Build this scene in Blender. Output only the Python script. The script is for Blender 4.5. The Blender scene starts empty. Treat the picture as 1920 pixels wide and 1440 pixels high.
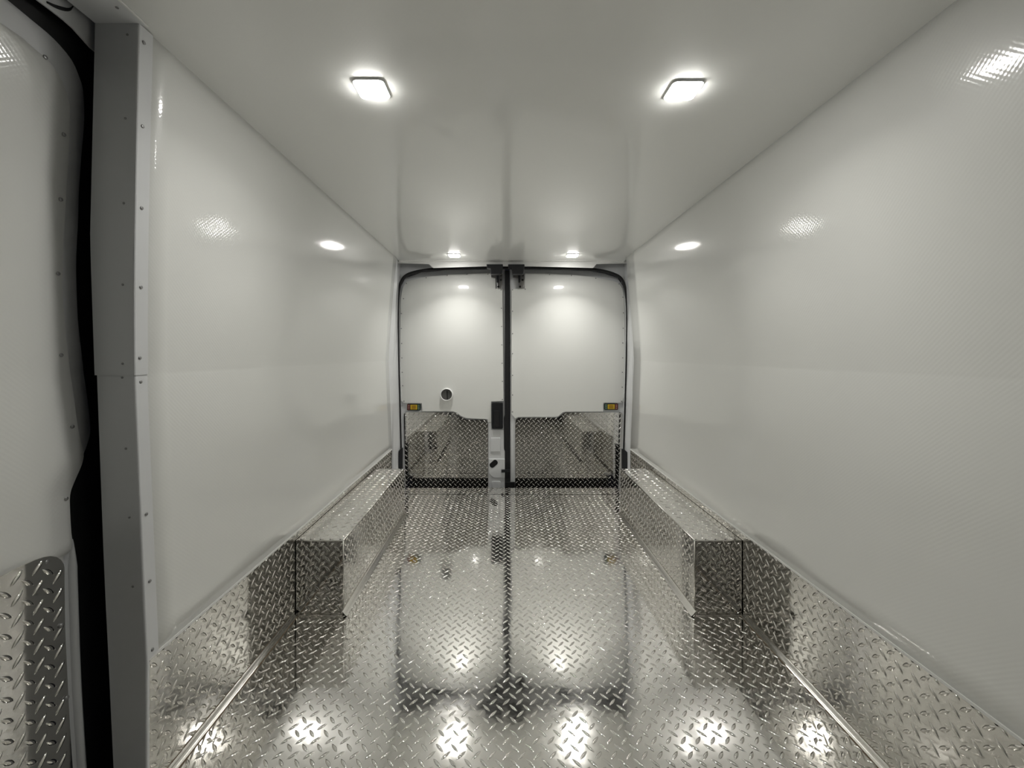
import bpy, bmesh, math, random
from mathutils import Vector, Matrix

# ------------------------------------------------------------------ camera, world, exposure
F = 745.0                      # focal length in pixels of the 1920-wide frame
CX, CZ = -0.061, 0.961         # camera offset from the van's centre line, height above the floor
VX, VY = 942.0, 664.0          # pixel of the vanishing point of the van's length
sc = bpy.context.scene
cam_d = bpy.data.cameras.new('camera')
cam = bpy.data.objects.new('camera', cam_d)
sc.collection.objects.link(cam)
cam.location = (CX, 0, CZ)
cam.rotation_euler = (math.radians(90), 0, 0)
cam_d.sensor_width = 36
cam_d.lens = F / 1920 * 36
cam_d.shift_x = (960 - VX) / 1920
cam_d.shift_y = -(720 - VY) / 1920
cam_d.clip_start = 0.02
sc.camera = cam
w = bpy.data.worlds.new('world'); sc.world = w
w.use_nodes = True
w.node_tree.nodes['Background'].inputs[0].default_value = (0.004, 0.004, 0.005, 1)
w.node_tree.nodes['Background'].inputs[1].default_value = 1.0
sc.view_settings.view_transform = 'Standard'
sc.view_settings.look = 'None'
sc.view_settings.exposure = 0.2
sc.view_settings.gamma = 1
sc.view_settings.use_curve_mapping = False
LENS = 66.0                     # glow of the ceiling lamps' lenses
W_REAR, W_FRONT = 1.9, 1.2     # watts of the lamps' beams
BEAM = {"rear": 110.0, "front": 145.0}   # opening angles of the beams
try:
    sc.cycles.use_denoising = True
    sc.cycles.denoiser = 'OPENIMAGEDENOISE'
    sc.cycles.sample_clamp_indirect = 12
    sc.cycles.max_bounces = 9
    sc.cycles.diffuse_bounces = 4
    sc.cycles.glossy_bounces = 7
    sc.cycles.blur_glossy = 0.3
    sc.cycles.use_adaptive_sampling = True
    sc.cycles.adaptive_threshold = 0.12
    sc.cycles.adaptive_min_samples = 20
except Exception:
    pass
C = sc.collection
rnd = random.Random(4)

# ------------------------------------------------------------------ materials
def mat(name, col, rough=0.5, metal=0.0, coat=0.0, coat_rough=0.03, emit=None, bump=None, ior=1.5):
    m = bpy.data.materials.new(name); m.use_nodes = True
    nt = m.node_tree; b = nt.nodes['Principled BSDF']
    b.inputs['Base Color'].default_value = (*col, 1)
    b.inputs['Roughness'].default_value = rough
    b.inputs['Metallic'].default_value = metal
    b.inputs['IOR'].default_value = ior
    b.inputs['Coat Weight'].default_value = coat
    b.inputs['Coat Roughness'].default_value = coat_rough
    if emit:
        b.inputs['Emission Color'].default_value = (*emit[0], 1)
        b.inputs['Emission Strength'].default_value = emit[1]
    if bump: bump(nt, b)
    return m
def node(nt, t, **kw):
    n = nt.nodes.new(t)
    for k, v in kw.items():
        if k in n.inputs: n.inputs[k].default_value = v
        else: setattr(n, k, v)
    return n
def frp_bump(weave, weave_d, wob_scale, wob_d):
    def f(nt, b):
        tc = node(nt, 'ShaderNodeTexCoord')
        hs = []
        nz = node(nt, 'ShaderNodeTexNoise', Scale=wob_scale, Detail=0.0)
        nt.links.new(tc.outputs['Object'], nz.inputs['Vector'])
        b1 = node(nt, 'ShaderNodeBump', Strength=1.0, Distance=wob_d)
        nt.links.new(nz.outputs['Fac'], b1.inputs['Height'])
        last = b1
        if weave:
            for k in (0, 1):
                mp = node(nt, 'ShaderNodeMapping')
                mp.inputs['Scale'].default_value = (1, 1, 1) if k == 0 else (1, -1, 1)
                nt.links.new(tc.outputs['Object'], mp.inputs['Vector'])
                wv = node(nt, 'ShaderNodeTexWave', Scale=weave, Distortion=0.0, bands_direction='DIAGONAL')
                wv.inputs['Detail Scale'].default_value = 2.0
                nt.links.new(mp.outputs['Vector'], wv.inputs['Vector'])
                b2 = node(nt, 'ShaderNodeBump', Strength=1.0, Distance=weave_d)
                nt.links.new(wv.outputs['Fac'], b2.inputs['Height'])
                nt.links.new(last.outputs['Normal'], b2.inputs['Normal'])
                last = b2
        nt.links.new(last.outputs['Normal'], b.inputs['Normal'])
        nt.links.new(last.outputs['Normal'], b.inputs['Coat Normal'])
    return f
def tread_bump(nt, b):
    tc = node(nt, 'ShaderNodeTexCoord')
    n1 = node(nt, 'ShaderNodeTexNoise', Scale=5.0, Detail=0.0)
    n2 = node(nt, 'ShaderNodeTexNoise', Scale=90.0, Detail=0.0)
    n3 = node(nt, 'ShaderNodeTexNoise', Scale=14.0, Detail=1.0)
    for n in (n1, n2, n3): nt.links.new(tc.outputs['Object'], n.inputs['Vector'])
    b1 = node(nt, 'ShaderNodeBump', Strength=1.0, Distance=0.0009)
    b2 = node(nt, 'ShaderNodeBump', Strength=1.0, Distance=0.00004)
    nt.links.new(n1.outputs['Fac'], b1.inputs['Height'])
    nt.links.new(n2.outputs['Fac'], b2.inputs['Height'])
    nt.links.new(b1.outputs['Normal'], b2.inputs['Normal'])
    nt.links.new(b2.outputs['Normal'], b.inputs['Normal'])
    r = node(nt, 'ShaderNodeMapRange')
    r.inputs['From Min'].default_value = 0.3; r.inputs['From Max'].default_value = 0.75
    r.inputs['To Min'].default_value = 0.05; r.inputs['To Max'].default_value = 0.11
    nt.links.new(n3.outputs['Fac'], r.inputs['Value'])
    nt.links.new(r.outputs['Result'], b.inputs['Roughness'])
M = {}
M['frp'] = mat('white_wall_panel', (0.79, 0.795, 0.768), 0.38, coat=1.0, coat_rough=0.075, bump=frp_bump(62, 0.000036, 1.8, 0.003))
M['frp_ceiling'] = mat('white_ceiling_panel', (0.79, 0.795, 0.768), 0.38, coat=1.0, coat_rough=0.085, bump=frp_bump(62, 0.000014, 1.8, 0.002))
M['frp_door'] = mat('white_door_panel', (0.79, 0.795, 0.768), 0.35, coat=1.0, coat_rough=0.05, bump=frp_bump(0, 0, 3.0, 0.002))
M['tread'] = mat('bright_tread_aluminium', (0.80, 0.785, 0.755), 0.12, 1.0, bump=tread_bump)
M['alu'] = mat('plain_aluminium', (0.74, 0.72, 0.68), 0.22, 1.0)
M['paint'] = mat('white_body_paint', (0.70, 0.71, 0.72), 0.18, coat=0.3)
M['trim'] = mat('painted_trim', (0.66, 0.67, 0.68), 0.3)
M['cap'] = mat('white_cap_trim', (0.78, 0.78, 0.76), 0.45)
M['rubber'] = mat('black_rubber', (0.004, 0.004, 0.005), 0.65)
M['plastic'] = mat('black_plastic', (0.013, 0.014, 0.016), 0.38)
M['hole'] = mat('dark_hole', (0.003, 0.003, 0.003), 0.9)
M['steel'] = mat('dull_steel', (0.42, 0.41, 0.40), 0.35, 1.0)
M['knob'] = mat('grey_plastic', (0.085, 0.085, 0.08), 0.45)
M['rivet'] = mat('grey_rivet', (0.30, 0.30, 0.30), 0.35, 0.6)
M['red'] = mat('dark_red_print', (0.16, 0.018, 0.014), 0.35)
M['green'] = mat('dark_green_print', (0.016, 0.085, 0.055), 0.35)
M['yellow'] = mat('yellow_plastic', (0.60, 0.42, 0.02), 0.35)
M['amber'] = mat('amber_plastic', (0.36, 0.20, 0.01), 0.3)
M['pale'] = mat('pale_print', (0.42, 0.36, 0.33), 0.5)
M['bezel'] = mat('white_lamp_plastic', (0.85, 0.85, 0.84), 0.25)
M['lens'] = mat('lit_lamp_lens', (0.9, 0.9, 0.9), 0.2, emit=((1.0, 0.985, 0.94), LENS))
M['led'] = mat('lamp_rib', (0.35, 0.35, 0.36), 0.4)
M['front'] = mat('dark_bulkhead', (0.045, 0.045, 0.048), 0.5)
M['caulk'] = mat('brown_sealant', (0.16, 0.115, 0.075), 0.6)

# ------------------------------------------------------------------ helpers
def P(px, py, Y):
    return Vector((CX + (px - VX) * Y / F, Y, CZ - (py - VY) * Y / F))
def link(o, parent=None):
    C.objects.link(o)
    if parent is not None: o.parent = parent
    return o
def tag(o, label=None, cat=None, group=None, kind=None):
    if label: o['label'] = label
    if cat: o['category'] = cat
    if group: o['group'] = group
    if kind: o['kind'] = kind
    return o
def empty(name, loc=(0, 0, 0)):
    o = bpy.data.objects.new(name, None); o.empty_display_size = 0.05
    C.objects.link(o); o.location = loc
    return o
def mesh(name, vs, fs, m, parent=None, smooth=False):
    me = bpy.data.meshes.new(name)
    me.from_pydata([tuple(v) for v in vs], [], fs); me.update()
    me.materials.append(m)
    if smooth:
        for p in me.polygons: p.use_smooth = True
    o = bpy.data.objects.new(name, me)
    link(o, parent)
    if parent is not None:
        o.matrix_parent_inverse = Matrix.Translation(parent.location).inverted() if parent.parent is None else Matrix.Identity(4)
    return o
def bev(o, wd, seg=2, ang=35):
    md = o.modifiers.new('bevel', 'BEVEL'); md.width = wd; md.segments = seg
    md.limit_method = 'ANGLE'; md.angle_limit = math.radians(ang)
    return o
def box(name, a, b, m, parent=None, bevel=0.0, seg=2):
    (x0, y0, z0), (x1, y1, z1) = a, b
    vs = [(x0, y0, z0), (x1, y0, z0), (x1, y1, z0), (x0, y1, z0), (x0, y0, z1), (x1, y0, z1), (x1, y1, z1), (x0, y1, z1)]
    fs = [(0, 3, 2, 1), (4, 5, 6, 7), (0, 1, 5, 4), (1, 2, 6, 5), (2, 3, 7, 6), (3, 0, 4, 7)]
    o = mesh(name, vs, fs, m, parent)
    if bevel: bev(o, bevel, seg)
    return o
def slab(name, pts, nrm, th, m, parent=None, bevel=0.0, cuts=None, warp=None, smooth=False):
    """flat outline of 3-D points, extruded by th against nrm; cuts: heights at which it is sliced before warp moves it"""
    bm = bmesh.new()
    top = [bm.verts.new(p) for p in pts]
    f = bm.faces.new(top)
    f.normal_update()
    if f.normal.dot(Vector(nrm)) < 0: f.normal_flip()
    ex = bmesh.ops.extrude_face_region(bm, geom=[f])
    vs = [g for g in ex['geom'] if isinstance(g, bmesh.types.BMVert)]
    d = -Vector(nrm).normalized() * th
    # the extruded copy becomes the front, the original the back
    for v in top: v.co += d
    if cuts:
        for z in cuts:
            g = bm.verts[:] + bm.edges[:] + bm.faces[:]
            bmesh.ops.bisect_plane(bm, geom=g, plane_co=(0, 0, z), plane_no=(0, 0, 1))
    if warp:
        for v in bm.verts: v.co = warp(v.co)
    bmesh.ops.recalc_face_normals(bm, faces=bm.faces[:])
    me = bpy.data.meshes.new(name); bm.to_mesh(me); bm.free()
    me.materials.append(m)
    o = bpy.data.objects.new(name, me); link(o, parent)
    if parent is not None and parent.parent is None:
        o.matrix_parent_inverse = Matrix.Translation(parent.location).inverted()
    if bevel: bev(o, bevel)
    if smooth:
        for p in me.polygons: p.use_smooth = True
        md = o.modifiers.new('wn', 'WEIGHTED_NORMAL'); md.keep_sharp = True
    return o
def disc(name, c, nrm, r, h, m, parent=None, seg=24, dome=0.0):
    n = Vector(nrm).normalized(); t = n.orthogonal().normalized(); s = n.cross(t)
    vs, fs = [], []
    rings = [(r, 0.0), (r, h)] if dome == 0 else [(r, 0.0), (r * .92, h * .55), (r * .6, h * .9)]
    for rr, hh in rings:
        for k in range(seg):
            a = 2 * math.pi * k / seg
            vs.append(Vector(c) + t * (rr * math.cos(a)) + s * (rr * math.sin(a)) + n * hh)
    for q in range(len(rings) - 1):
        for k in range(seg):
            k2 = (k + 1) % seg
            fs.append((q * seg + k, q * seg + k2, (q + 1) * seg + k2, (q + 1) * seg + k))
    fs.append(tuple((len(rings) - 1) * seg + k for k in range(seg)))
    return mesh(name, vs, fs, m, parent, smooth=dome > 0)
def ring(name, c, nrm, r0, r1, h, m, parent=None, seg=32):
    n = Vector(nrm).normalized(); t = n.orthogonal().normalized(); s = n.cross(t)
    prof = [(r1, 0), (r1, h * .7), (r1 - (r1 - r0) * .3, h), (r0 + (r1 - r0) * .2, h), (r0, h * .6), (r0, 0)]
    vs, fs = [], []
    for rr, hh in prof:
        for k in range(seg):
            a = 2 * math.pi * k / seg
            vs.append(Vector(c) + t * (rr * math.cos(a)) + s * (rr * math.sin(a)) + n * hh)
    for q in range(len(prof) - 1):
        for k in range(seg):
            k2 = (k + 1) % seg
            fs.append((q * seg + k, q * seg + k2, (q + 1) * seg + k2, (q + 1) * seg + k))
    return mesh(name, vs, fs, m, parent, smooth=True)
def tube(name, pts, r, m, parent=None, seg=8, flat=1.0, up=Vector((0, 1, 0))):
    vs, fs = [], []
    n = len(pts); pts = [Vector(p) for p in pts]
    for i, p in enumerate(pts):
        d = (pts[min(i + 1, n - 1)] - pts[max(i - 1, 0)]).normalized()
        a = d.cross(up).normalized(); b = a.cross(d).normalized()
        rr = r[i] if isinstance(r, (list, tuple)) else r
        for k in range(seg):
            t = 2 * math.pi * k / seg
            vs.append(p + a * (rr * math.cos(t)) + b * (rr * flat * math.sin(t)))
    for i in range(n - 1):
        for k in range(seg):
            k2 = (k + 1) % seg
            fs.append((i * seg + k, i * seg + k2, (i + 1) * seg + k2, (i + 1) * seg + k))
    fs.append(tuple(range(seg))[::-1]); fs.append(tuple((n - 1) * seg + k for k in range(seg)))
    return mesh(name, vs, fs, m, parent, smooth=True)
def spline(pts, k=6):
    out = []
    n = len(pts)
    pts = [Vector(p) for p in pts]
    for i in range(n - 1):
        p0, p1, p2, p3 = pts[max(i - 1, 0)], pts[i], pts[i + 1], pts[min(i + 2, n - 1)]
        for j in range(k):
            t = j / k
            out.append(0.5 * ((2 * p1) + (p2 - p0) * t + (2 * p0 - 5 * p1 + 4 * p2 - p3) * t * t + (3 * p1 - p0 - 3 * p2 + p3) * t ** 3))
    out.append(pts[-1])
    return out
def rrect(x0, y0, x1, y1, r, k=4):
    out = []
    for cx, cy, a0 in ((x1 - r, y1 - r, 0), (x0 + r, y1 - r, 90), (x0 + r, y0 + r, 180), (x1 - r, y0 + r, 270)):
        for j in range(k + 1):
            a = math.radians(a0 + 90 * j / k)
            out.append((cx + r * math.cos(a), cy + r * math.sin(a)))
    return out
def lerp_tab(tab, v):
    if v <= tab[0][0]: return tab[0][1]
    for (a, x), (b, y) in zip(tab, tab[1:]):
        if v <= b: return x + (y - x) * (v - a) / (b - a)
    return tab[-1][1]
_riv = None
def rivet(c, nrm, parent, r=0.0045, h=0.002):
    global _riv
    if _riv is None:
        o = disc('rivet', (0, 0, 0), (0, 0, 1), 1, 1, M['rivet'], None, seg=10, dome=1.0)
        _riv = o.data; bpy.data.objects.remove(o)
    o = bpy.data.objects.new('rivet', _riv); link(o, parent)
    if parent is not None and parent.parent is None:
        o.matrix_parent_inverse = Matrix.Translation(parent.location).inverted()
    o.matrix_basis = Matrix.Translation(Vector(c)) @ Vector(nrm).to_track_quat('Z', 'Y').to_matrix().to_4x4() @ Matrix.Diagonal((r, r, h, 1)) 
    return o

# ------------------------------------------------------------------ raised lugs of the tread plate
PITCH, LUG_L, LUG_W, LUG_H = 0.0366, 0.0150, 0.0041, 0.0021
def lug_template():
    vs = [(-LUG_L, 0, 0)]
    st = (-0.62, -0.2, 0.2, 0.62)
    rows = [[0], ]
    for s in st:
        wd = LUG_W * (1 - abs(s) ** 2.0)
        hh = LUG_H * (1 - 0.55 * s * s)
        base = len(vs)
        for yy, hz in ((-1.0, 0), (-0.55, 0.82), (0.55, 0.82), (1.0, 0)):
            vs.append((s * LUG_L, yy * wd, hz * hh + (0.0002 if hz else 0)))
        rows.append([base, base + 1, base + 2, base + 3])
    vs.append((LUG_L, 0, 0)); rows.append([len(vs) - 1])
    fs = []
    a = rows[1]
    fs += [(0, a[0], a[1]), (0, a[1], a[2]), (0, a[2], a[3])]
    for r0, r1 in zip(rows[1:4], rows[2:5]):
        for k in range(3): fs.append((r0[k], r1[k], r1[k + 1], r0[k + 1]))
    a = rows[4]; e = rows[5][0]
    fs += [(a[1], a[0], e), (a[2], a[1], e), (a[3], a[2], e)]
    return vs, fs
LUG_V, LUG_F = lug_template()
def lugs(u0, u1, v0, v1, to3, parent, inside=None, flip=False, u_off=0.0, v_off=0.0, label=None):
    """lugs over the rectangle, clamped at its edges; to3(u, v, h) gives the point"""
    vs, fs = [], []
    p = PITCH
    for half in (0, 1):
        ang = math.radians(45 if half == 0 else -45)
        ca, sa = math.cos(ang), math.sin(ang)
        i0, i1 = int((u0 - u_off) / p) - 1, int((u1 - u_off) / p) + 2
        j0, j1 = int((v0 - v_off) / p) - 1, int((v1 - v_off) / p) + 2
        for i in range(i0, i1):
            for j in range(j0, j1):
                cu, cv = u_off + (i + .5 * half) * p, v_off + (j + .5 * half) * p
                if cu < u0 - .004 or cu > u1 + .004 or cv < v0 - .004 or cv > v1 + .004: continue
                if inside and not inside(cu, cv): continue
                b = len(vs)
                for x, y, h in LUG_V:
                    u, v = cu + x * ca - y * sa, cv + x * sa + y * ca
                    vs.append(to3(min(max(u, u0), u1), min(max(v, v0), v1), h))
                for f in LUG_F:
                    fs.append(tuple(b + k for k in (f[::-1] if flip else f)))
    o = mesh('tread_lugs', vs, fs, M['tread'], parent, smooth=True)
    tag(o, label or 'raised diagonal lugs pressed into the tread plate', kind='stuff')
    return o

# ------------------------------------------------------------------ wall profile
ZC, Z_KICK, Z_CREASE = 1.628, 0.302, 0.916
X_KICK = 0.825
def wall_x(z):
    if z <= Z_CREASE: return X_KICK + (0.849 - X_KICK) * max(0, (z - Z_KICK)) / (Z_CREASE - Z_KICK)
    t = (z - Z_CREASE) / (ZC - Z_CREASE)
    return 0.849 - 0.054 * t ** 1.2
Y_FRONT, Y_WALL, Y_CEIL, Y_FLOOR, YD = -1.40, 2.75, 2.83, 2.85, 2.965
def wall_grid(name, s, y0, label):
    zs = [Z_KICK - 0.02 + (Z_CREASE - Z_KICK + 0.02) * k / 8 for k in range(9)]
    zs += [Z_CREASE + (ZC + 0.012 - Z_CREASE) * k / 18 for k in range(1, 19)]
    zs = sorted(zs + [Z_CREASE - 0.004, Z_CREASE + 0.004])
    n = 24
    vs, fs = [], []
    for z in zs:
        ya = y0(z)
        for k in range(n + 1):
            y = ya + (Y_WALL - ya) * k / n
            vs.append((s * wall_x(z), y, z))
    for r in range(len(zs) - 1):
        for k in range(n):
            q = (r * (n + 1) + k, r * (n + 1) + k + 1, (r + 1) * (n + 1) + k + 1, (r + 1) * (n + 1) + k)
            fs.append(q if s < 0 else q[::-1])
    o = mesh(name, vs, fs, M['frp'])
    for p in o.data.polygons: p.use_smooth = True
    sol = o.modifiers.new('thickness', 'SOLIDIFY'); sol.thickness = 0.004; sol.offset = -1
    return tag(o, label, 'wall', kind='structure')
def post_y(z): return lerp_tab([(0, .851), (Z_KICK, .851), (.918, .849), (ZC, .800)], z)
wall_grid('wall_left', -1, lambda z: post_y(z) + 0.004, 'glossy white panel wall behind the sliding door post')
wall_grid('wall_right', 1, lambda z: Y_FRONT, 'long glossy white panel wall opposite the sliding door')
tag(box('wall_left', (-0.87, Y_FRONT, 0), (-0.85, -0.50, ZC), M['frp']), 'white panel wall ahead of the sliding door', 'wall', kind='structure')
tag(box('wall_front', (-0.95, Y_FRONT - 0.05, 0), (0.95, Y_FRONT, ZC + 0.02), M['front']), 'dark bulkhead wall closing the front of the cargo space', 'wall', kind='structure')

# ceiling and floor
ce = mesh('ceiling', [(-0.80, y, ZC) for y in (Y_FRONT, 0.2, 1.0, 2.0, Y_CEIL)] + [(0.81, y, ZC) for y in (Y_FRONT, 0.2, 1.0, 2.0, Y_CEIL)],
          [(k, k + 1, k + 6, k + 5) for k in range(4)], M['frp_ceiling'])
sol = ce.modifiers.new('thickness', 'SOLIDIFY'); sol.thickness = 0.02; sol.offset = -1
tag(ce, 'glossy white panel ceiling with four square lamps', 'ceiling', kind='structure')
fl = box('floor', (-0.835, Y_FRONT, -0.02), (0.835, 2.718, 0), M['tread'])
tag(fl, 'mirror-bright aluminium tread plate floor', 'floor', kind='structure')
def floor_ok(u, v): return not (abs(u) > 0.648 and v > 1.46 and v < 2.40)
lugs(-0.81, 0.81, 0.25, 2.714, lambda u, v, h: (u, v, h), fl, inside=floor_ok, u_off=-0.0134, v_off=0.0)
th = box('threshold_plate', (-0.76, 2.722, -0.02), (0.76, Y_FLOOR, 0.0015), M['tread'], bevel=0.001)
tag(th, 'narrow tread plate threshold strip in front of the rear doors', 'threshold')
lugs(-0.755, 0.755, 2.726, Y_FLOOR - 0.003, lambda u, v, h: (u, v, h + 0.0015), th, u_off=0.004, v_off=0.012)
box('lip', (-0.76, Y_FLOOR, -0.11), (0.76, Y_FLOOR + 0.003, -0.0005), M['rubber'], th)
sill = box('door_sill', (-0.84, Y_FLOOR + 0.004, -0.12), (0.86, 3.05, -0.075), M['rubber'], bevel=0.004)
tag(sill, 'black plastic sill in the gap between floor and rear doors', 'sill')

# ------------------------------------------------------------------ kick plates
def kick(s, y0, label):
    r = empty('kick_plate', (s * X_KICK, (y0 + Y_WALL) / 2, 0))
    tag(r, label, 'kick plate', 'kick plates along the walls')
    xi = s * X_KICK; xo = s * (X_KICK + 0.012)
    box('sheet', (min(xi, xo), y0, 0.0), (max(xi, xo), Y_WALL, Z_KICK - 0.002), M['tread'], r)
    ok = lambda u, v: not (1.46 < u < 2.39 and v < 0.268)
    lugs(y0 + 0.002, Y_WALL - 0.002, 0.016, Z_KICK - 0.006, lambda u, v, h: (xi - s * h, u, v), r, inside=ok, flip=s > 0, u_off=0.010, v_off=0.006)
    xa, xb = xi - s * 0.0015, xi + s * 0.006
    tag(box('cap_strip', (min(xa, xb), y0, Z_KICK - 0.004), (max(xa, xb), Y_WALL, Z_KICK + 0.003), M['cap'], r, bevel=0.001), 'thin pale cap strip')
    # folded cove along the floor, ahead of the wheel box
    cv = empty('cove_strip', (s * 0.81, (y0 + 1.45) / 2, 0))
    tag(cv, 'plain cove strip where floor meets the kick plate ' + ('beside the sliding door post' if s < 0 else 'of the wall opposite the sliding door'), 'cove strip', 'cove strips')
    for (ya, yb) in ((y0, 1.455),):
        prof = [(0.825, 0.015), (0.8235, 0.0145), (0.822, 0.009), (0.818, 0.0045), (0.814, 0.002), (0.811, 0.0005)]
        vs = [(s * x, y, z) for y in (ya, yb) for x, z in prof]
        n = len(prof)
        fs = [(k, k + 1, n + k + 1, n + k) for k in range(n - 1)]
        mesh('folded_strip', vs, fs if s > 0 else [f[::-1] for f in fs], M['alu'], cv, smooth=True)
        c = tube('sealant_bead', [(s * 0.8115, ya + (yb - ya) * k / 30, 0.0005 + 0.0006 * math.sin(k * 2.1)) for k in range(31)], 0.0017, M['caulk'], cv, seg=6, up=Vector((0, 0, 1)))
        tag(c, 'brownish sealant bead')
    return r
kick(-1, 0.853, 'tread plate kick plate below the wall behind the sliding door post')
kick(1, 0.20, 'tread plate kick plate below the wall opposite the sliding door')

# ------------------------------------------------------------------ wheel boxes
def wheel_box(s, label):
    YN, YF, H, XI = 1.467, 2.385, 0.274, 0.648
    r = empty('wheel_box', (s * (XI + X_KICK) / 2, (YN + YF) / 2, 0))
    tag(r, label, 'wheel box', 'wheel boxes')
    a, b = s * XI, s * (X_KICK - 0.0017)
    x0, x1 = min(a, b), max(a, b)
    t = 0.004
    tp = box('top_panel', (x0, YN, H - t), (x1, YF, H), M['tread'], r, bevel=0.0015)
    fr = box('front_panel', (x0 + .0005, YN, 0.0), (x1 - .0005, YN + t, H - t), M['tread'], r, bevel=0.0005)
    sa, sb = a, a + s * t
    sd = box('side_panel', (min(sa, sb), YN + t, 0.0), (max(sa, sb), YF, H - t), M['tread'], r)
    box('rear_panel', (x0 + .0005, YF - t, 0.0), (x1 - .0005, YF - .0005, H - t), M['tread'], r)
    def sub(o, *args, **kw):
        g = lugs(*args, o, **kw); g.matrix_parent_inverse = Matrix.Translation(r.location).inverted() @ Matrix.Identity(4) if False else Matrix.Identity(4)
        return g
    sub(tp, x0 + 0.006, x1 - 0.002, YN + 0.006, YF - 0.006, lambda u, v, h: (u, v, H + h), u_off=0.003, v_off=0.007)
    sub(fr, x0 + 0.004, x1 - 0.002, 0.006, H - 0.010, lambda u, v, h: (u, YN - h, v), u_off=0.006, v_off=0.004)
    sub(sd, YN + 0.006, YF - 0.006, 0.020, H - 0.008, lambda u, v, h: (a - s * h, u, v), flip=s > 0, u_off=0.004, v_off=0.011)
    e = tube('corner_edge', [(a + s * .001, YN + .001, 0.002), (a + s * .001, YN + .001, H - .002)], 0.0022, M['alu'], r, seg=8)
    e = tube('corner_edge', [(a + s * .001, YN + .001, H - .001), (a + s * .001, YF, H - .001)], 0.0022, M['alu'], r, seg=8, up=Vector((0, 0, 1)))
    prof = [(0.0, 0.018), (0.003, 0.0165), (0.010, 0.007), (0.018, 0.001)]
    vs = [(a - s * x, y, z) for y in (YN - 0.012, YF) for x, z in prof]
    fs = [(k, k + 1, 4 + k + 1, 4 + k) for k in range(3)]
    tag(mesh('base_strip', vs, fs if s > 0 else [f[::-1] for f in fs], M['alu'], r, smooth=True), 'plain aluminium base strip')
    box('base_lip', (x0, YN - 0.010, 0.0), (x1, YN - 0.0005, 0.003), M['alu'], r, bevel=0.001)
    return r
wheel_box(-1, 'tread plate wheel box beside the wall with the sliding door')
wheel_box(1, 'tread plate wheel box beside the wall opposite the sliding door')

# ------------------------------------------------------------------ rear door frame
def jamb(rows, s, label, name):
    ys = (Y_WALL - 0.004, 2.80, 2.85, 2.92)
    vs, fs = [], []
    for row in rows:
        py, px = row[0], list(row[1:])
        zz = CZ - (py - VY) * ys[0] / F
        px[0] = VX + (s * (wall_x(min(zz, ZC)) + 0.002) - CX) * F / ys[0]
        for k in range(4):
            vs.append(P(px[k], py, ys[k]))
        vs.append(P(px[3], py, 2.92) + Vector((s * 0.0, 0.06, 0)))
    # keep each column's height common to its row so the pillar stands upright
    for i in range(len(rows) - 1):
        for k in range(4):
            q = (i * 5 + k, i * 5 + k + 1, (i + 1) * 5 + k + 1, (i + 1) * 5 + k)
            fs.append(q if s > 0 else q[::-1])
    o = mesh(name, vs, fs, M['paint'])
    sol = o.modifiers.new('thickness', 'SOLIDIFY'); sol.thickness = 0.003; sol.offset = -1
    return tag(o, label, 'door jamb', kind='structure')
JL = [(484, 743.5, 745, 746.5, 749), (530, 743, 745, 746, 748.5), (560, 741, 742.5, 744, 747), (600, 738, 741, 743.5, 746.5), (650, 735, 738.5, 742, 747),
      (685, 732, 737, 742, 748), (750, 731.5, 737, 742, 749.5), (840, 732, 737.5, 743, 752), (876, 732.5, 738, 743, 753.5), (930, 733, 738, 743, 755)]
JR = [(484, 1178.5, 1177, 1175.5, 1173), (530, 1179.5, 1178, 1176.5, 1173), (560, 1181.5, 1180, 1178, 1174.5), (600, 1184.5, 1181.5, 1178.5, 1175.5), (650, 1188, 1184, 1180, 1175),
      (685, 1191, 1185.5, 1180, 1174.5), (750, 1191, 1186, 1180.5, 1172.5), (840, 1190.5, 1186, 1181, 1170), (876, 1190, 1186, 1180.5, 1168.5), (930, 1190, 1186, 1180, 1166)]
jamb(JL, -1, 'white painted rear door jamb on the sliding door side', 'trim_1')
jamb(JR, 1, 'white painted rear door jamb opposite the sliding door side', 'trim_2')
# opening line of the rear doors, drawn through the photograph's corner points
SEAL = [(754, 915), (752.5, 850), (750.3, 760), (748.3, 680), (747.2, 600), (747.6, 560), (750, 536), (756, 522), (768, 513.5), (790, 508), (815, 505), (860, 503), (910, 502), (952, 502),
        (1000, 502.3), (1060, 503), (1105, 505), (1132, 508.5), (1152, 514.5), (1164, 522), (1170.5, 535), (1174, 560), (1175, 600), (1174, 680), (1171.8, 760), (1169, 850), (1167, 915)]
Y_SEAL = 2.908
sp = spline([P(x, y, Y_SEAL) for x, y in SEAL], 5)
def seal_r(p):
    t = min(1, max(0, (p.z - 1.30) / 0.22))
    return 0.0055 + 0.0065 * t
seal = tube('door_seal', sp, [seal_r(p) for p in sp], M['rubber'], seg=8)
tag(seal, 'black rubber seal running round the rear door opening', 'door seal')
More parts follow.
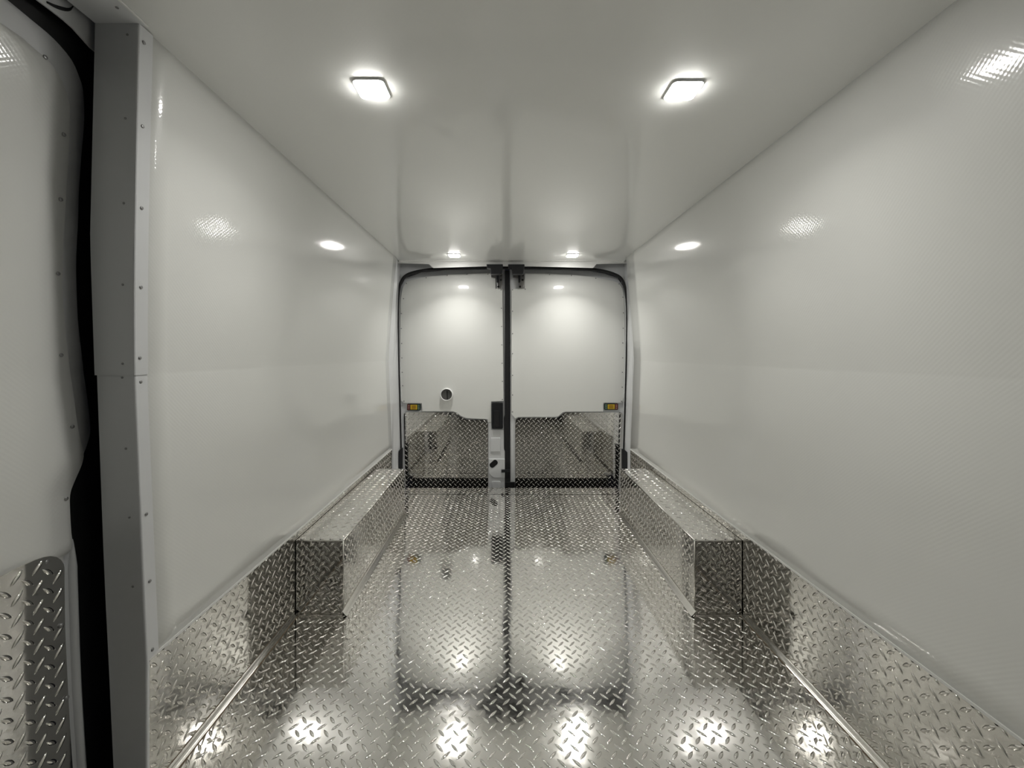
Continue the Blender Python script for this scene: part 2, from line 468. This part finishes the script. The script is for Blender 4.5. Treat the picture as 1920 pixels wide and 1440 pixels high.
# painted body header with the cut-away corners, and the white header panel over it
hd = [P(745, 480, 2.95), P(1178, 480, 2.95)] + [P(x, y - 1, 2.95) for x, y in SEAL[::-1] if y < 545]
hp = slab('trim_3', hd, (0, -1, 0), 0.03, M['paint'])
tag(hp, 'grey painted header corners above the rear doors', 'header', kind='structure')
hq = [P(742, 484, 2.855), P(1182, 484, 2.855), P(1178, 493.5, 2.855), P(1119, 495, 2.855), P(1112, 502.5, 2.855), P(1000, 499.6, 2.855), P(910, 499.4, 2.855), P(812, 502.5, 2.855), P(804, 495, 2.855), P(746, 493.5, 2.855)]
hq = slab('trim_4', hq, (0, -1, 0), 0.004, M['cap'], bevel=0.001)
tag(hq, 'white header panel between ceiling and rear door seal', 'header', kind='structure')
tag(box('trim_5', (-0.80, Y_CEIL - 0.004, ZC - 0.003), (0.81, Y_CEIL + 0.028, ZC + 0.02), M['cap'], bevel=0.001), 'thin pale edge where the ceiling meets the rear header', 'trim', kind='structure')
for s, poly in ((-1, [(754.5, 915), (754.5, 840), (751, 841), (747.5, 846), (747, 880), (747, 915)]), (1, [(1166.5, 915), (1166.5, 842), (1171, 843), (1176.5, 848), (1177, 880), (1177, 915)])):
    o = slab('hinge_cover', [P(x, y, 2.872) for x, y in poly], (0, -1, 0), 0.02, M['plastic'], bevel=0.002)
    tag(o, 'black plastic hinge cover low on the jamb ' + ('behind the left wheel box' if s < 0 else 'behind the right wheel box'), 'hinge cover', 'hinge covers')

# ------------------------------------------------------------------ rear doors
def bow(z): return -0.56 * max(0.0, z - 1.32) ** 2
def D(px, py, off=0.0):
    Y = YD
    for _ in range(4):
        z = CZ - (py - VY) * Y / F
        Y = YD + off - bow(z)
    return P(px, py, Y)
CUTS = [1.32 + 0.02 * k for k in range(1, 16)]
def dslab(name, poly, th, m, parent, off=0.0, bevel=0.0):
    # flat at YD+off in the door's own plane, then bent to the door's curve at the top
    pts = []
    for x, y in poly:
        q = D(x, y, off); pts.append(Vector((q.x, YD + off, q.z)))
    o = slab(name, pts, (0, -1, 0), th, m, parent, bevel, CUTS, lambda c: Vector((c.x, c.y - bow(c.z), c.z)))
    return o
def child_fix(o, root):
    # a sub-part's coordinates are the scene's; its parent part keeps identity, so nothing to add
    o.matrix_parent_inverse = Matrix.Identity(4); return o
def arc(pts, k=5): return [(p.x, p.y) for p in spline([Vector((x, y, 0)) for x, y in pts], k)]

def marker(root, x0, y0, x1, y1, flipd):
    b = dslab('marker_switch', rrect(x0, y0, x1, y1, 1.6), 0.012, M['plastic'], root, off=-0.008, bevel=0.001)
    tag(b, 'small black panel with red, yellow and green fields')
    wd = x1 - x0
    def fx(a): return x1 - a * wd if flipd else x0 + a * wd
    def field(nm, a0, a1, b0, b1, m, off):
        xa, xb = sorted((fx(a0), fx(a1)))
        ya, yb = y0 + (y1 - y0) * b0, y0 + (y1 - y0) * b1
        return child_fix(dslab(nm, rrect(xa, ya, xb, yb, 0.5, 2), 0.002, m, b, off=off), root)
    field('red_field', .03, .22, .10, .90, M['red'], -0.0092)
    field('green_field', .79, .97, .10, .90, M['green'], -0.0092)
    field('yellow_button', .25, .76, .15, .86, M['yellow'], -0.0105)
    field('amber_lens', .36, .66, .24, .76, M['amber'], -0.0122)
    for q in range(3):
        field('pale_mark', .085, .165, .20 + .25 * q, .32 + .25 * q, M['pale'], -0.0097)
        field('pale_mark', .845, .915, .20 + .25 * q, .30 + .25 * q, M['pale'], -0.0097)
def latch(root, x0, mir=1):
    """x0 = left pixel of the housing"""
    top = [(x0, 495.3), (x0 + 31, 495.3), (x0 + 31, 500), (x0 + 28.5, 513.5), (x0 + 8.3, 513.5), (x0 + 7.2, 503), (x0 + 1, 502)]
    c = slab('latch_cover', [P(x, y, 2.80) for x, y in top], (0, -1, 0), 0.055, M['plastic'], root, bevel=0.003)
    tag(c, 'black plastic latch cover')
    g = dslab('latch_plate', [(x0 + 25, 513), (x0 + 30.5, 513), (x0 + 30, 534), (x0 + 28.5, 540.5), (x0 + 21, 540.5), (x0 + 20, 530), (x0 + 24, 528)], 0.01, M['steel'], root, off=-0.012, bevel=0.001)
    tag(g, 'dull steel latch plate with three dark holes')
    for hx, hy, hr in ((27.2, 516.5, .0078), (27.2, 525, .0078), (22.4, 537.5, .0085)):
        q = D(x0 + hx, hy, -0.0125); child_fix(disc('bolt_hole', q, (0, -1, 0), hr, 0.0012, M['hole'], g, seg=16), root)
    lv = dslab('latch_lever', [(x0 + 19, 513), (x0 + 23.4, 513), (x0 + 23.2, 528), (x0 + 21.5, 530.5), (x0 + 19.6, 529)], 0.018, M['plastic'], root, off=-0.02, bevel=0.001)
    dslab('latch_bracket', [(x0 + 8.5, 513), (x0 + 19, 513), (x0 + 19, 521.5), (x0 + 12, 520.5), (x0 + 9, 520)], 0.012, M['steel'], root, off=-0.016, bevel=0.001)

# --- left rear door
d1 = empty('door_1', (P(850, 915, YD).x, YD, 0)); tag(d1, 'white rear door with round lock knob and black handle', 'door', kind='structure')
shellL = [(754, 916), (752, 840), (750, 740), (748.5, 620), (749, 560), (752, 537), (760, 521), (790, 511), (840, 506.5), (946.5, 505), (946.5, 916)]
tag(dslab('door_shell', shellL, 0.03, M['paint'], d1, off=0.012, bevel=0.002), 'grey white painted door shell')
panL = [(752.5, 750)] + [(751.3, 700), (750.6, 640), (750.6, 580), (752, 556), (755.5, 539), (762, 528.5)] + [(780, 523), (800, 519), (840, 515), (880, 513), (917, 512)] + \
       [(929, 512.5), (929.2, 541), (942, 541.2), (943, 640), (944.3, 752), (921, 753), (921, 791.5), (914.5, 791.5), (914, 786), (890, 785), (874, 784), (864, 780), (857, 774.5), (850, 771.5), (791.5, 771.2), (791, 756.5), (762, 756.2), (755.5, 755)]
tag(dslab('lining_panel', panL, 0.005, M['frp_door'], d1, off=0.0, bevel=0.0012), 'glossy white lining panel')
pl = [(757, 776), (763, 772.8), (849, 772.8)] + arc([(849, 772.8), (857, 776), (864, 781.5), (874, 785.8), (884, 786.5)], 3)[1:] + [(909, 786.8), (913.5, 788.5), (915, 793), (915.3, 930), (760, 930)]
kp = dslab('kick_plate', pl, 0.004, M['tread'], d1, off=0.002, bevel=0.0006)
tag(kp, 'tread plate kick plate with a notched upper edge')
def inside_poly(poly3):
    def f(u, v):
        c = False; n = len(poly3)
        for i in range(n):
            (x1, y1), (x2, y2) = poly3[i], poly3[(i + 1) % n]
            if (y1 > v) != (y2 > v) and u < (x2 - x1) * (v - y1) / (y2 - y1) + x1: c = not c
        return c
    return f
def door_lugs(poly, plate, off):
    p3 = [(D(x, y, off).x, D(x, y, off).z) for x, y in poly]
    u0, u1 = min(p[0] for p in p3), max(p[0] for p in p3); v0, v1 = min(p[1] for p in p3), max(p[1] for p in p3)
    cx, cz = sum(p[0] for p in p3) / len(p3), sum(p[1] for p in p3) / len(p3)
    ins = inside_poly(p3)
    child_fix(lugs(u0 + .003, u1 - .003, v0, v1 - .003, lambda u, v, h: (u, YD + off - h, v), plate, inside=lambda u, v: ins(u, v) and ins(u, v + .006) and ins(u + .005, v) and ins(u - .005, v), u_off=.008, v_off=.002), None)
door_lugs(pl, kp, 0.002)
hl = dslab('door_handle', rrect(922, 755, 943, 804.5, 2.0), 0.03, M['plastic'], d1, off=-0.014, bevel=0.003)
tag(hl, 'black recessed door handle')
child_fix(dslab('grip', rrect(926, 770, 936, 800, 2), 0.004, M['rubber'], hl, off=-0.017, bevel=0.001), d1)
kc = D(837.8, 739.5); 
kb = ring('lock_knob', kc, (0, -1, 0), 0.040, 0.047, 0.024, M['bezel'], d1); tag(kb, 'white ring with a slotted grey lock disc')
kd = child_fix(disc('lock_disc', kc, (0, -1, 0), 0.0405, 0.016, M['knob'], kb, seg=32), d1)
child_fix(dslab('slot', [(837.2, 733), (839.2, 733), (839.8, 748.6), (837.9, 748.6)], 0.003, M['hole'], kb, off=-0.0175), d1)
marker(d1, 763.3, 757, 788.2, 769.8, False)
latch(d1, 912)
# pressed metal strip below the handle
st = dslab('inner_frame', [(915.6, 792), (921, 792), (921, 806), (946.5, 806), (946.8, 930), (915.6, 930)], 0.008, M['trim'], d1, off=0.003, bevel=0.001)
tag(st, 'grey pressed metal strip of the door')
child_fix(dslab('pressed_field', rrect(920, 821, 938, 847, 1.2), 0.008, M['trim'], st, off=-0.003, bevel=0.002), d1)
child_fix(dslab('pressed_field', [(916.5, 860.5), (946.6, 860.5), (946.6, 896.5), (926, 896.2), (921.5, 893), (917, 887)], 0.008, M['trim'], st, off=-0.004, bevel=0.003), d1)
child_fix(dslab('pressed_field', rrect(922, 902.5, 939, 916, 3), 0.008, M['trim'], st, off=-0.003, bevel=0.002), d1)
ov = []
for k in range(24):
    a = 2 * math.pi * k / 24
    u, v = math.cos(a) * 4.3 + (4.2 if math.cos(a) > 0 else -4.2), math.sin(a) * 5.0
    b = math.radians(-42); ov.append((925.6 + u * math.cos(b) - v * math.sin(b), 869.7 + u * math.sin(b) + v * math.cos(b)))
child_fix(tag(dslab('oval_hole', ov, 0.004, M['hole'], st, off=-0.0055), 'tilted dark oval hole'), d1)
pin = dslab('latch_pin', [(940, 881), (957, 880), (957, 885.5), (940, 886)], 0.012, M['plastic'], d1, off=-0.012, bevel=0.001)
# centre gasket and its foot
gk = slab('centre_gasket', [Vector((P(x, y, YD).x, YD - 0.002, P(x, y, YD).z)) for x, y in ((946.4, 506), (954.6, 506), (954.8, 800), (956.5, 860), (956.9, 916), (946.6, 916), (946.6, 846), (944.9, 842), (944.9, 784), (946.4, 778))], (0, -1, 0), 0.02, M['rubber'], d1, 0.003, CUTS, lambda c: Vector((c.x, c.y - bow(c.z), c.z)))
tag(gk, 'black rubber gasket between the two doors')
dslab('gasket_foot', [(946.6, 904), (965.5, 904), (965.5, 918), (946.6, 918)], 0.01, M['rubber'], d1, off=-0.005, bevel=0.002)
for x, y in [(756.5, 560), (752.6, 588), (752.4, 616), (753, 644), (753.6, 671), (754.3, 698), (755, 723), (757.5, 752), (762, 531.5), (799, 520.8), (838.5, 516.5), (875.5, 514.6), (914.5, 514), (939.5, 543.5), (940.2, 578), (940.6, 612), (941, 646.5), (941.5, 681), (942, 715), (942, 749)]:
    rivet(D(x, y, 0.0), (0, -1, 0), d1)

# --- right rear door
d2 = empty('door_2', (P(1060, 915, YD).x, YD, 0)); tag(d2, 'plain white rear door without handle or knob', 'door', kind='structure')
shellR = [(955.5, 505), (1060, 506), (1105, 508), (1135, 513), (1158, 521), (1168, 536), (1172.6, 560), (1173.6, 620), (1172.5, 700), (1170.5, 770), (1168, 850), (1166, 916), (957, 916)]
tag(dslab('door_shell', shellR, 0.03, M['paint'], d2, off=0.012, bevel=0.002), 'grey white painted door shell')
panR = [(959.3, 541.5), (983.5, 541), (984, 512.5), (1030, 513), (1072, 515), (1117, 520), (1150, 527), (1160, 530.5), (1167, 541), (1170.2, 557), (1171.4, 600), (1170.8, 680), (1169, 745), (1167.5, 753.5), (1162, 755.5), (1131.5, 755.5), (1131, 771.8)]
panR += [(1060, 772), (1055, 773.5), (1046, 781.3), (1040, 782), (972, 782), (966, 785), (963.5, 781), (958.8, 776)]
tag(dslab('lining_panel', panR, 0.005, M['frp_door'], d2, off=0.0, bevel=0.0012), 'glossy white lining panel')
pr = [(966, 793), (967.3, 786.5), (972, 783.6), (1041, 783.2)] + [(1047, 782.2), (1056, 774.8), (1061, 773.4), (1166, 773.4), (1167, 777), (1164.5, 930), (965.8, 930)]
kp2 = dslab('kick_plate', pr, 0.004, M['tread'], d2, off=0.002, bevel=0.0006)
tag(kp2, 'tread plate kick plate with a notched upper edge')
door_lugs(pr, kp2, 0.002)
marker(d2, 1133.3, 756.3, 1159, 768.8, True)
latch(d2, 952.6)
for x, y in [(961, 543.5), (985, 542.3), (961, 583.5), (961, 625.5), (961, 663), (961, 703.5), (961, 740.5), (961, 772), (1030.5, 515), (1071.5, 516.5), (1117, 521.8), (1160.5, 532.5), (1168, 557.5), (1169, 586.5), (1168.5, 615.5), (1167.8, 643), (1167.6, 671), (1167, 698), (1166.6, 726), (1165.3, 752.5)]:
    rivet(D(x, y, 0.0), (0, -1, 0), d2)

# ------------------------------------------------------------------ sliding door post and head trim
def post_piece(name, zs, lift, label):
    fr = {'xc': [(0, .825), (Z_KICK, .825), (.918, .849), (1.25, .849 - .054 * .4), (ZC, .797)], 'xo': [(0.0746, .894), (.486, .913), (.918, .9275), (1.2, .917), (ZC, .876)]}
    r = empty(name, (-0.86, 0.85, zs[0]))
    tag(r, label, 'post trim', 'post trims')
    vs, fs = [], []
    for z in zs:
        xc = (wall_x(z) if z > Z_KICK else X_KICK) - 0.002 - lift; yc = post_y(z) - lift
        xo = lerp_tab(fr['xo'], z) + lift
        fw = (0.030 if z > Z_KICK + .004 else 0.007) + lift
        vs += [(-xo, yc, z), (-xc - 0.003, yc, z), (-xc - .001, yc + 0.001, z), (-xc, yc + 0.003, z), (-xc, yc + fw, z), (-xc - .004, yc + fw, z)]
    for i in range(len(zs) - 1):
        for k in range(5):
            fs.append((i * 6 + k, i * 6 + k + 1, (i + 1) * 6 + k + 1, (i + 1) * 6 + k))
    # split into the face that looks forward and the flange on the wall
    f1 = [f for i, f in enumerate(fs) if i % 5 < 1]; f2 = [f for i, f in enumerate(fs) if i % 5 >= 1]
    a = mesh('return_face', vs, f1, M['trim'], r); b = mesh('wall_flange', vs, f2, M['trim'], r, smooth=False)
    for o in (a, b):
        sol = o.modifiers.new('thickness', 'SOLIDIFY'); sol.thickness = 0.0012; sol.offset = -1
    return r
def zl(a, b, n): return [a + (b - a) * k / n for k in range(n + 1)]
up = post_piece('post_trim', zl(0.916, ZC - 0.002, 12), 0.0025, 'upper grey metal trim of the sliding door post')
lo = post_piece('post_trim', [0.0, 0.075, 0.2, Z_KICK, Z_KICK + .0045] + zl(0.35, 0.925, 6), 0.0, 'lower grey metal trim of the sliding door post, below the joint')
def post_pt(px, py, flange):
    if not flange:
        Y = .85
        for _ in range(4):
            z = CZ - (py - VY) * Y / F; Y = post_y(z) - (0.0025 if z > .918 else 0)
        return P(px, py, Y)
    Y = .87
    for _ in range(6):
        z = CZ - (py - VY) * Y / F
        x = -(wall_x(max(z, Z_KICK)) - 0.0025 - (0.0025 if z > .918 else 0)); Y = (x - CX) * F / (px - VX)
    return P(px, py, Y)
for x, y in [(239, 65), (235, 222), (232, 381), (230, 533.5), (230, 682), (229.5, 708), (236, 841), (242.5, 970), (249, 1100)]:
    rivet(post_pt(x, y, False), (0, -1, 0), up if y < 702 else lo, r=0.0026, h=0.0014)
for x, y in [(270, 80), (267.5, 237), (266, 390), (264.5, 538.5), (262.5, 671), (264, 716), (274.5, 964), (281, 1089.5), (286, 1218)]:
    rivet(post_pt(x, y, True), (1, 0, 0), up if y < 702 else lo, r=0.0038, h=0.0016)
ht = box('head_trim', (-0.879, -0.50, ZC - 0.0025), (-0.780, 0.803, ZC - 0.0005), M['trim'], bevel=0.0006)
tag(ht, 'grey metal trim along the top of the sliding door opening', 'trim')
hl2 = box('edge_bead', (-0.782, -0.50, ZC - 0.0042), (-0.7785, 0.806, ZC - 0.0006), M['cap'], ht, bevel=0.0006)
for y in (-0.1, 0.25, 0.5, 0.762):
    rivet((-0.80, y, ZC - 0.0026), (0, 0, -1), ht, r=0.003, h=0.0015)
tag(box('wall_left', (-0.90, -0.52, 0), (-0.80, -0.498, ZC), M['trim']), 'grey front post of the sliding door opening', 'post', kind='structure')

# ------------------------------------------------------------------ sliding door
d3 = empty('door_3', (-0.945, 0.3, 0)); tag(d3, 'sliding side door with white panel and tread plate at the bottom', 'door', kind='structure')
DXT = [(0.0, -.935), (.92, -.955), (1.30, -.935), (1.66, -.893)]
def SX(px, py, off=0.0):
    Y = .8
    for _ in range(8):
        z = CZ - (py - VY) * Y / F
        Y = (lerp_tab(DXT, z) + off - CX) * F / (px - VX)
    return P(px, py, Y)
def rows_surface(name, edge, y_in, off, m, parent, th=0.004, z_extra=None, ncol=10):
    """surface on the door's side plane from Y=y_in to the edge curve; edge: list of 3-D points by falling z"""
    vs, fs = [], []
    n = ncol
    for e in edge:
        for k in range(n + 1):
            y = y_in + (e.y - y_in) * (k / n) ** 0.5
            vs.append((lerp_tab(DXT, e.z) + off, y, e.z))
    for i in range(len(edge) - 1):
        for k in range(n):
            fs.append((i * (n + 1) + k, (i + 1) * (n + 1) + k, (i + 1) * (n + 1) + k + 1, i * (n + 1) + k + 1))
    o = mesh(name, vs, fs, m, parent, smooth=True)
    sol = o.modifiers.new('thickness', 'SOLIDIFY'); sol.thickness = th; sol.offset = -1
    return o
PE = [(-60, 2), (0, 37), (25, 55), (50, 78), (75, 100), (95, 118), (110, 140), (122, 165), (129, 190), (131, 210), (128, 300), (124, 370), (119, 450), (117.5, 520), (118.5, 560), (123, 620), (128, 670), (135, 720), (143, 780), (151, 825),
      (157, 850), (155, 866), (150, 880), (139, 905), (131.5, 928), (131.5, 960), (134, 1000), (136.5, 1018), (134, 1030), (128, 1037), (119, 1043), (118, 1080), (118, 1200), (122, 1440)]
pe = spline([SX(x, y) for x, y in PE], 3)
pe = [p for i, p in enumerate(pe) if i == 0 or p.z < min(q.z for q in pe[:i]) - 1e-5]
tag(rows_surface('lining_panel', pe, -0.495, 0.0, M['frp'], d3), 'white lining panel with a curved edge')
FE = [(-60, -60), (14, 0), (60, 38), (100, 72), (134, 112), (150, 148), (156, 172), (158, 225), (152, 300), (147, 400), (143, 480), (143.5, 540), (147, 610), (155, 680), (163, 740), (168.5, 790), (169, 812), (163, 835), (156, 853), (148, 875), (136, 900), (128, 930),
      (129, 990), (136, 1020), (141, 1040), (143, 1070), (145, 1110), (148, 1180), (152, 1260), (157, 1350), (163, 1440), (168, 1520)]
fe = spline([SX(x, y, -0.010) for x, y in FE], 3)
fe = [p for i, p in enumerate(fe) if i == 0 or p.z < min(q.z for q in fe[:i]) - 1e-5]
tag(rows_surface('door_frame', fe, -0.495, -0.010, M['trim'], d3, th=0.006), 'grey painted door frame')
# rolled lower edge of the frame
LT = [(133, 1012), (133.5, 1040), (134, 1080), (136, 1140), (138.5, 1220), (142, 1300), (147, 1380), (151, 1440), (155, 1510)]
tube('edge_tube', spline([SX(x, y, -0.012) for x, y in LT], 3), [0.003 + 0.006 * min(1, k / 5) for k in range(3 * (len(LT) - 1) + 1)], M['trim'], d3, seg=10, up=Vector((1, 0, 0)))
# tread plate at the bottom of the sliding door
TP = [(-420, 1270), (-160, 1150), (0, 1076), (30, 1062), (60, 1050), (78, 1044.5), (92, 1042.5), (105, 1044.5), (114, 1050), (119.5, 1058), (121, 1066), (121, 1100), (121.5, 1140), (122, 1180), (125, 1240), (128, 1300), (132, 1370), (137, 1440), (143, 1530)]
tp3 = [SX(x, y, 0.006) for x, y in TP]
low = tp3[-1].z
tp3 = tp3 + [Vector((0, tp3[0].y, low))]
tpz = [Vector((0, p.y, p.z)) for p in tp3]
def plate_x(y, z): return lerp_tab(DXT, z) + 0.006 + 0.11 * (0.80 - y)
def bend(c): return Vector((c.x + plate_x(c.y, c.z), c.y, c.z))
tpo = slab('kick_plate', tpz, (1, 0, 0), 0.004, M['tread'], d3, 0.0, [0.1 * k for k in range(1, 7)], bend)
tag(tpo, 'tread plate with a rounded upper corner')
ins3 = inside_poly([(p.y, p.z) for p in tpz])
y0, y1 = min(p.y for p in tpz), max(p.y for p in tpz)
z0, z1 = low, max(p.z for p in tpz)
child_fix(lugs(y0, y1 - .002, z0, z1, lambda u, v, h: (plate_x(u, v) + h, u, v), tpo,
     inside=lambda u, v: ins3(u, v) and ins3(u + .004, v) and ins3(u, v + .009), u_off=0.016, v_off=0.010), d3)
for x, y in [(114, 374), (109, 513), (115, 666), (136, 800), (124.5, 935), (85, 107), (120, 252)]:
    rivet(SX(x, y, 0.0005), (1, 0, 0), d3, r=0.004, h=0.0016)
for x, y in [(86, 1054), (113.5, 1173), (124, 1309)]:
    rivet(SX(x, y, 0.0075), (1, 0, 0), d3, r=0.0048, h=0.004)
# black weather strip behind the door edge
wsv, wsf = [], []
zs = zl(0.0, 1.68, 14)
for z in zs:
    x = lerp_tab(DXT, z) - 0.022
    for y in (-0.50, 0.60, 0.98): wsv.append((x, y, z))
for i in range(len(zs) - 1):
    for k in range(2): wsf.append((i * 3 + k, (i + 1) * 3 + k, (i + 1) * 3 + k + 1, i * 3 + k + 1))
ws = mesh('weather_strip', wsv, wsf, M['rubber'])
sol = ws.modifiers.new('thickness', 'SOLIDIFY'); sol.thickness = 0.004; sol.offset = -1
tag(ws, 'black rubber weather strip in the gap beside the sliding door', 'weather strip')
# grey body sheet above the door's curved corner
BP = [(60, -8), (70, 0), (97, 20), (120, 38), (137, 53), (156, 74), (170, 90), (184, 101), (196, 112), (196, 40), (177, 40), (150, 18), (128, 0), (118, -8)]
bs = slab('body_header', [SX(x, y, 0.004) for x, y in BP], (1, 0, 0), 0.003, M['trim'])
tag(bs, 'grey body sheet between door top corner and head trim', 'body panel')
hk = tube('hook_shadow', spline([SX(x, y, 0.005) for x, y in [(88, 4), (104, 12), (120, 17), (131, 17.5), (137, 12)]], 5), [.001 + .0022 * math.sin(math.pi * min(1, k / 20 + .1)) for k in range(21)], M['rubber'], bs, seg=6, up=Vector((1, 0, 0)))  # thin black tube put in for the hook-shaped shadow on the sheet

# ------------------------------------------------------------------ ceiling lamps
def lamp(x, y, label, watts):
    r = empty('ceiling_lamp', (x, y, ZC)); tag(r, label, 'lamp', 'ceiling lamps')
    hw, hd = 0.039, 0.036
    # bezel ring
    vs, fs = [], []
    prof = [(1.0, 0.0), (1.0, -0.004), (0.985, -0.0050), (0.965, -0.0050), (0.955, -0.003)]
    for sc_, z in prof:
        for (a, b) in rrect(-hw * sc_, -hd * sc_, hw * sc_, hd * sc_, 0.012 * sc_, 5): vs.append((x + a, y + b, ZC + z))
    n = len(vs) // len(prof)
    for q in range(len(prof) - 1):
        for k in range(n):
            fs.append((q * n + k, (q + 1) * n + k, (q + 1) * n + (k + 1) % n, q * n + (k + 1) % n))
    tag(mesh('bezel', vs, fs, M['bezel'], r, smooth=True), 'white plastic bezel')
    vs, fs = [], []
    prof = [(0.955, -0.003), (0.93, -0.0075), (0.80, -0.0105), (0.45, -0.0115)]
    for sc_, z in prof:
        for (a, b) in rrect(-hw * sc_, -hd * sc_, hw * sc_, hd * sc_, 0.012 * sc_, 5): vs.append((x + a, y + b, ZC + z))
    for q in range(len(prof) - 1):
        for k in range(n):
            fs.append((q * n + k, (q + 1) * n + k, (q + 1) * n + (k + 1) % n, q * n + (k + 1) % n))
    fs.append(tuple((len(prof) - 1) * n + k for k in range(n)))
    tag(mesh('lens', vs, fs, M['lens'], r, smooth=True), 'brightly lit lens')
    ld = bpy.data.lights.new('lamp_beam', 'AREA'); ld.shape = 'SQUARE'; ld.size = 0.058
    ld.energy = watts; ld.spread = math.radians(BEAM['rear' if y > 2 else 'front']); ld.color = (1.0, 0.985, 0.94)
    lo_ = bpy.data.objects.new('lamp_beam', ld); link(lo_, r); lo_.location = (0, 0, -0.0125)
    for k in range(5):
        xx = x - 0.020 + 0.010 * k
        box('rib', (xx - .0012, y + hd * .66, ZC - 0.0102), (xx + .0012, y + hd * .80, ZC - 0.0070), M['led'], r)
    return r
lamp(-0.388, 0.995, 'front ceiling lamp on the sliding door side', W_FRONT)
lamp(0.394, 1.0, 'front ceiling lamp on the side opposite the sliding door', W_FRONT)
lamp(-0.384, 2.67, 'small far ceiling lamp above the rear door with the knob', W_REAR)
lamp(0.409, 2.67, 'small far ceiling lamp above the plain rear door', W_REAR)
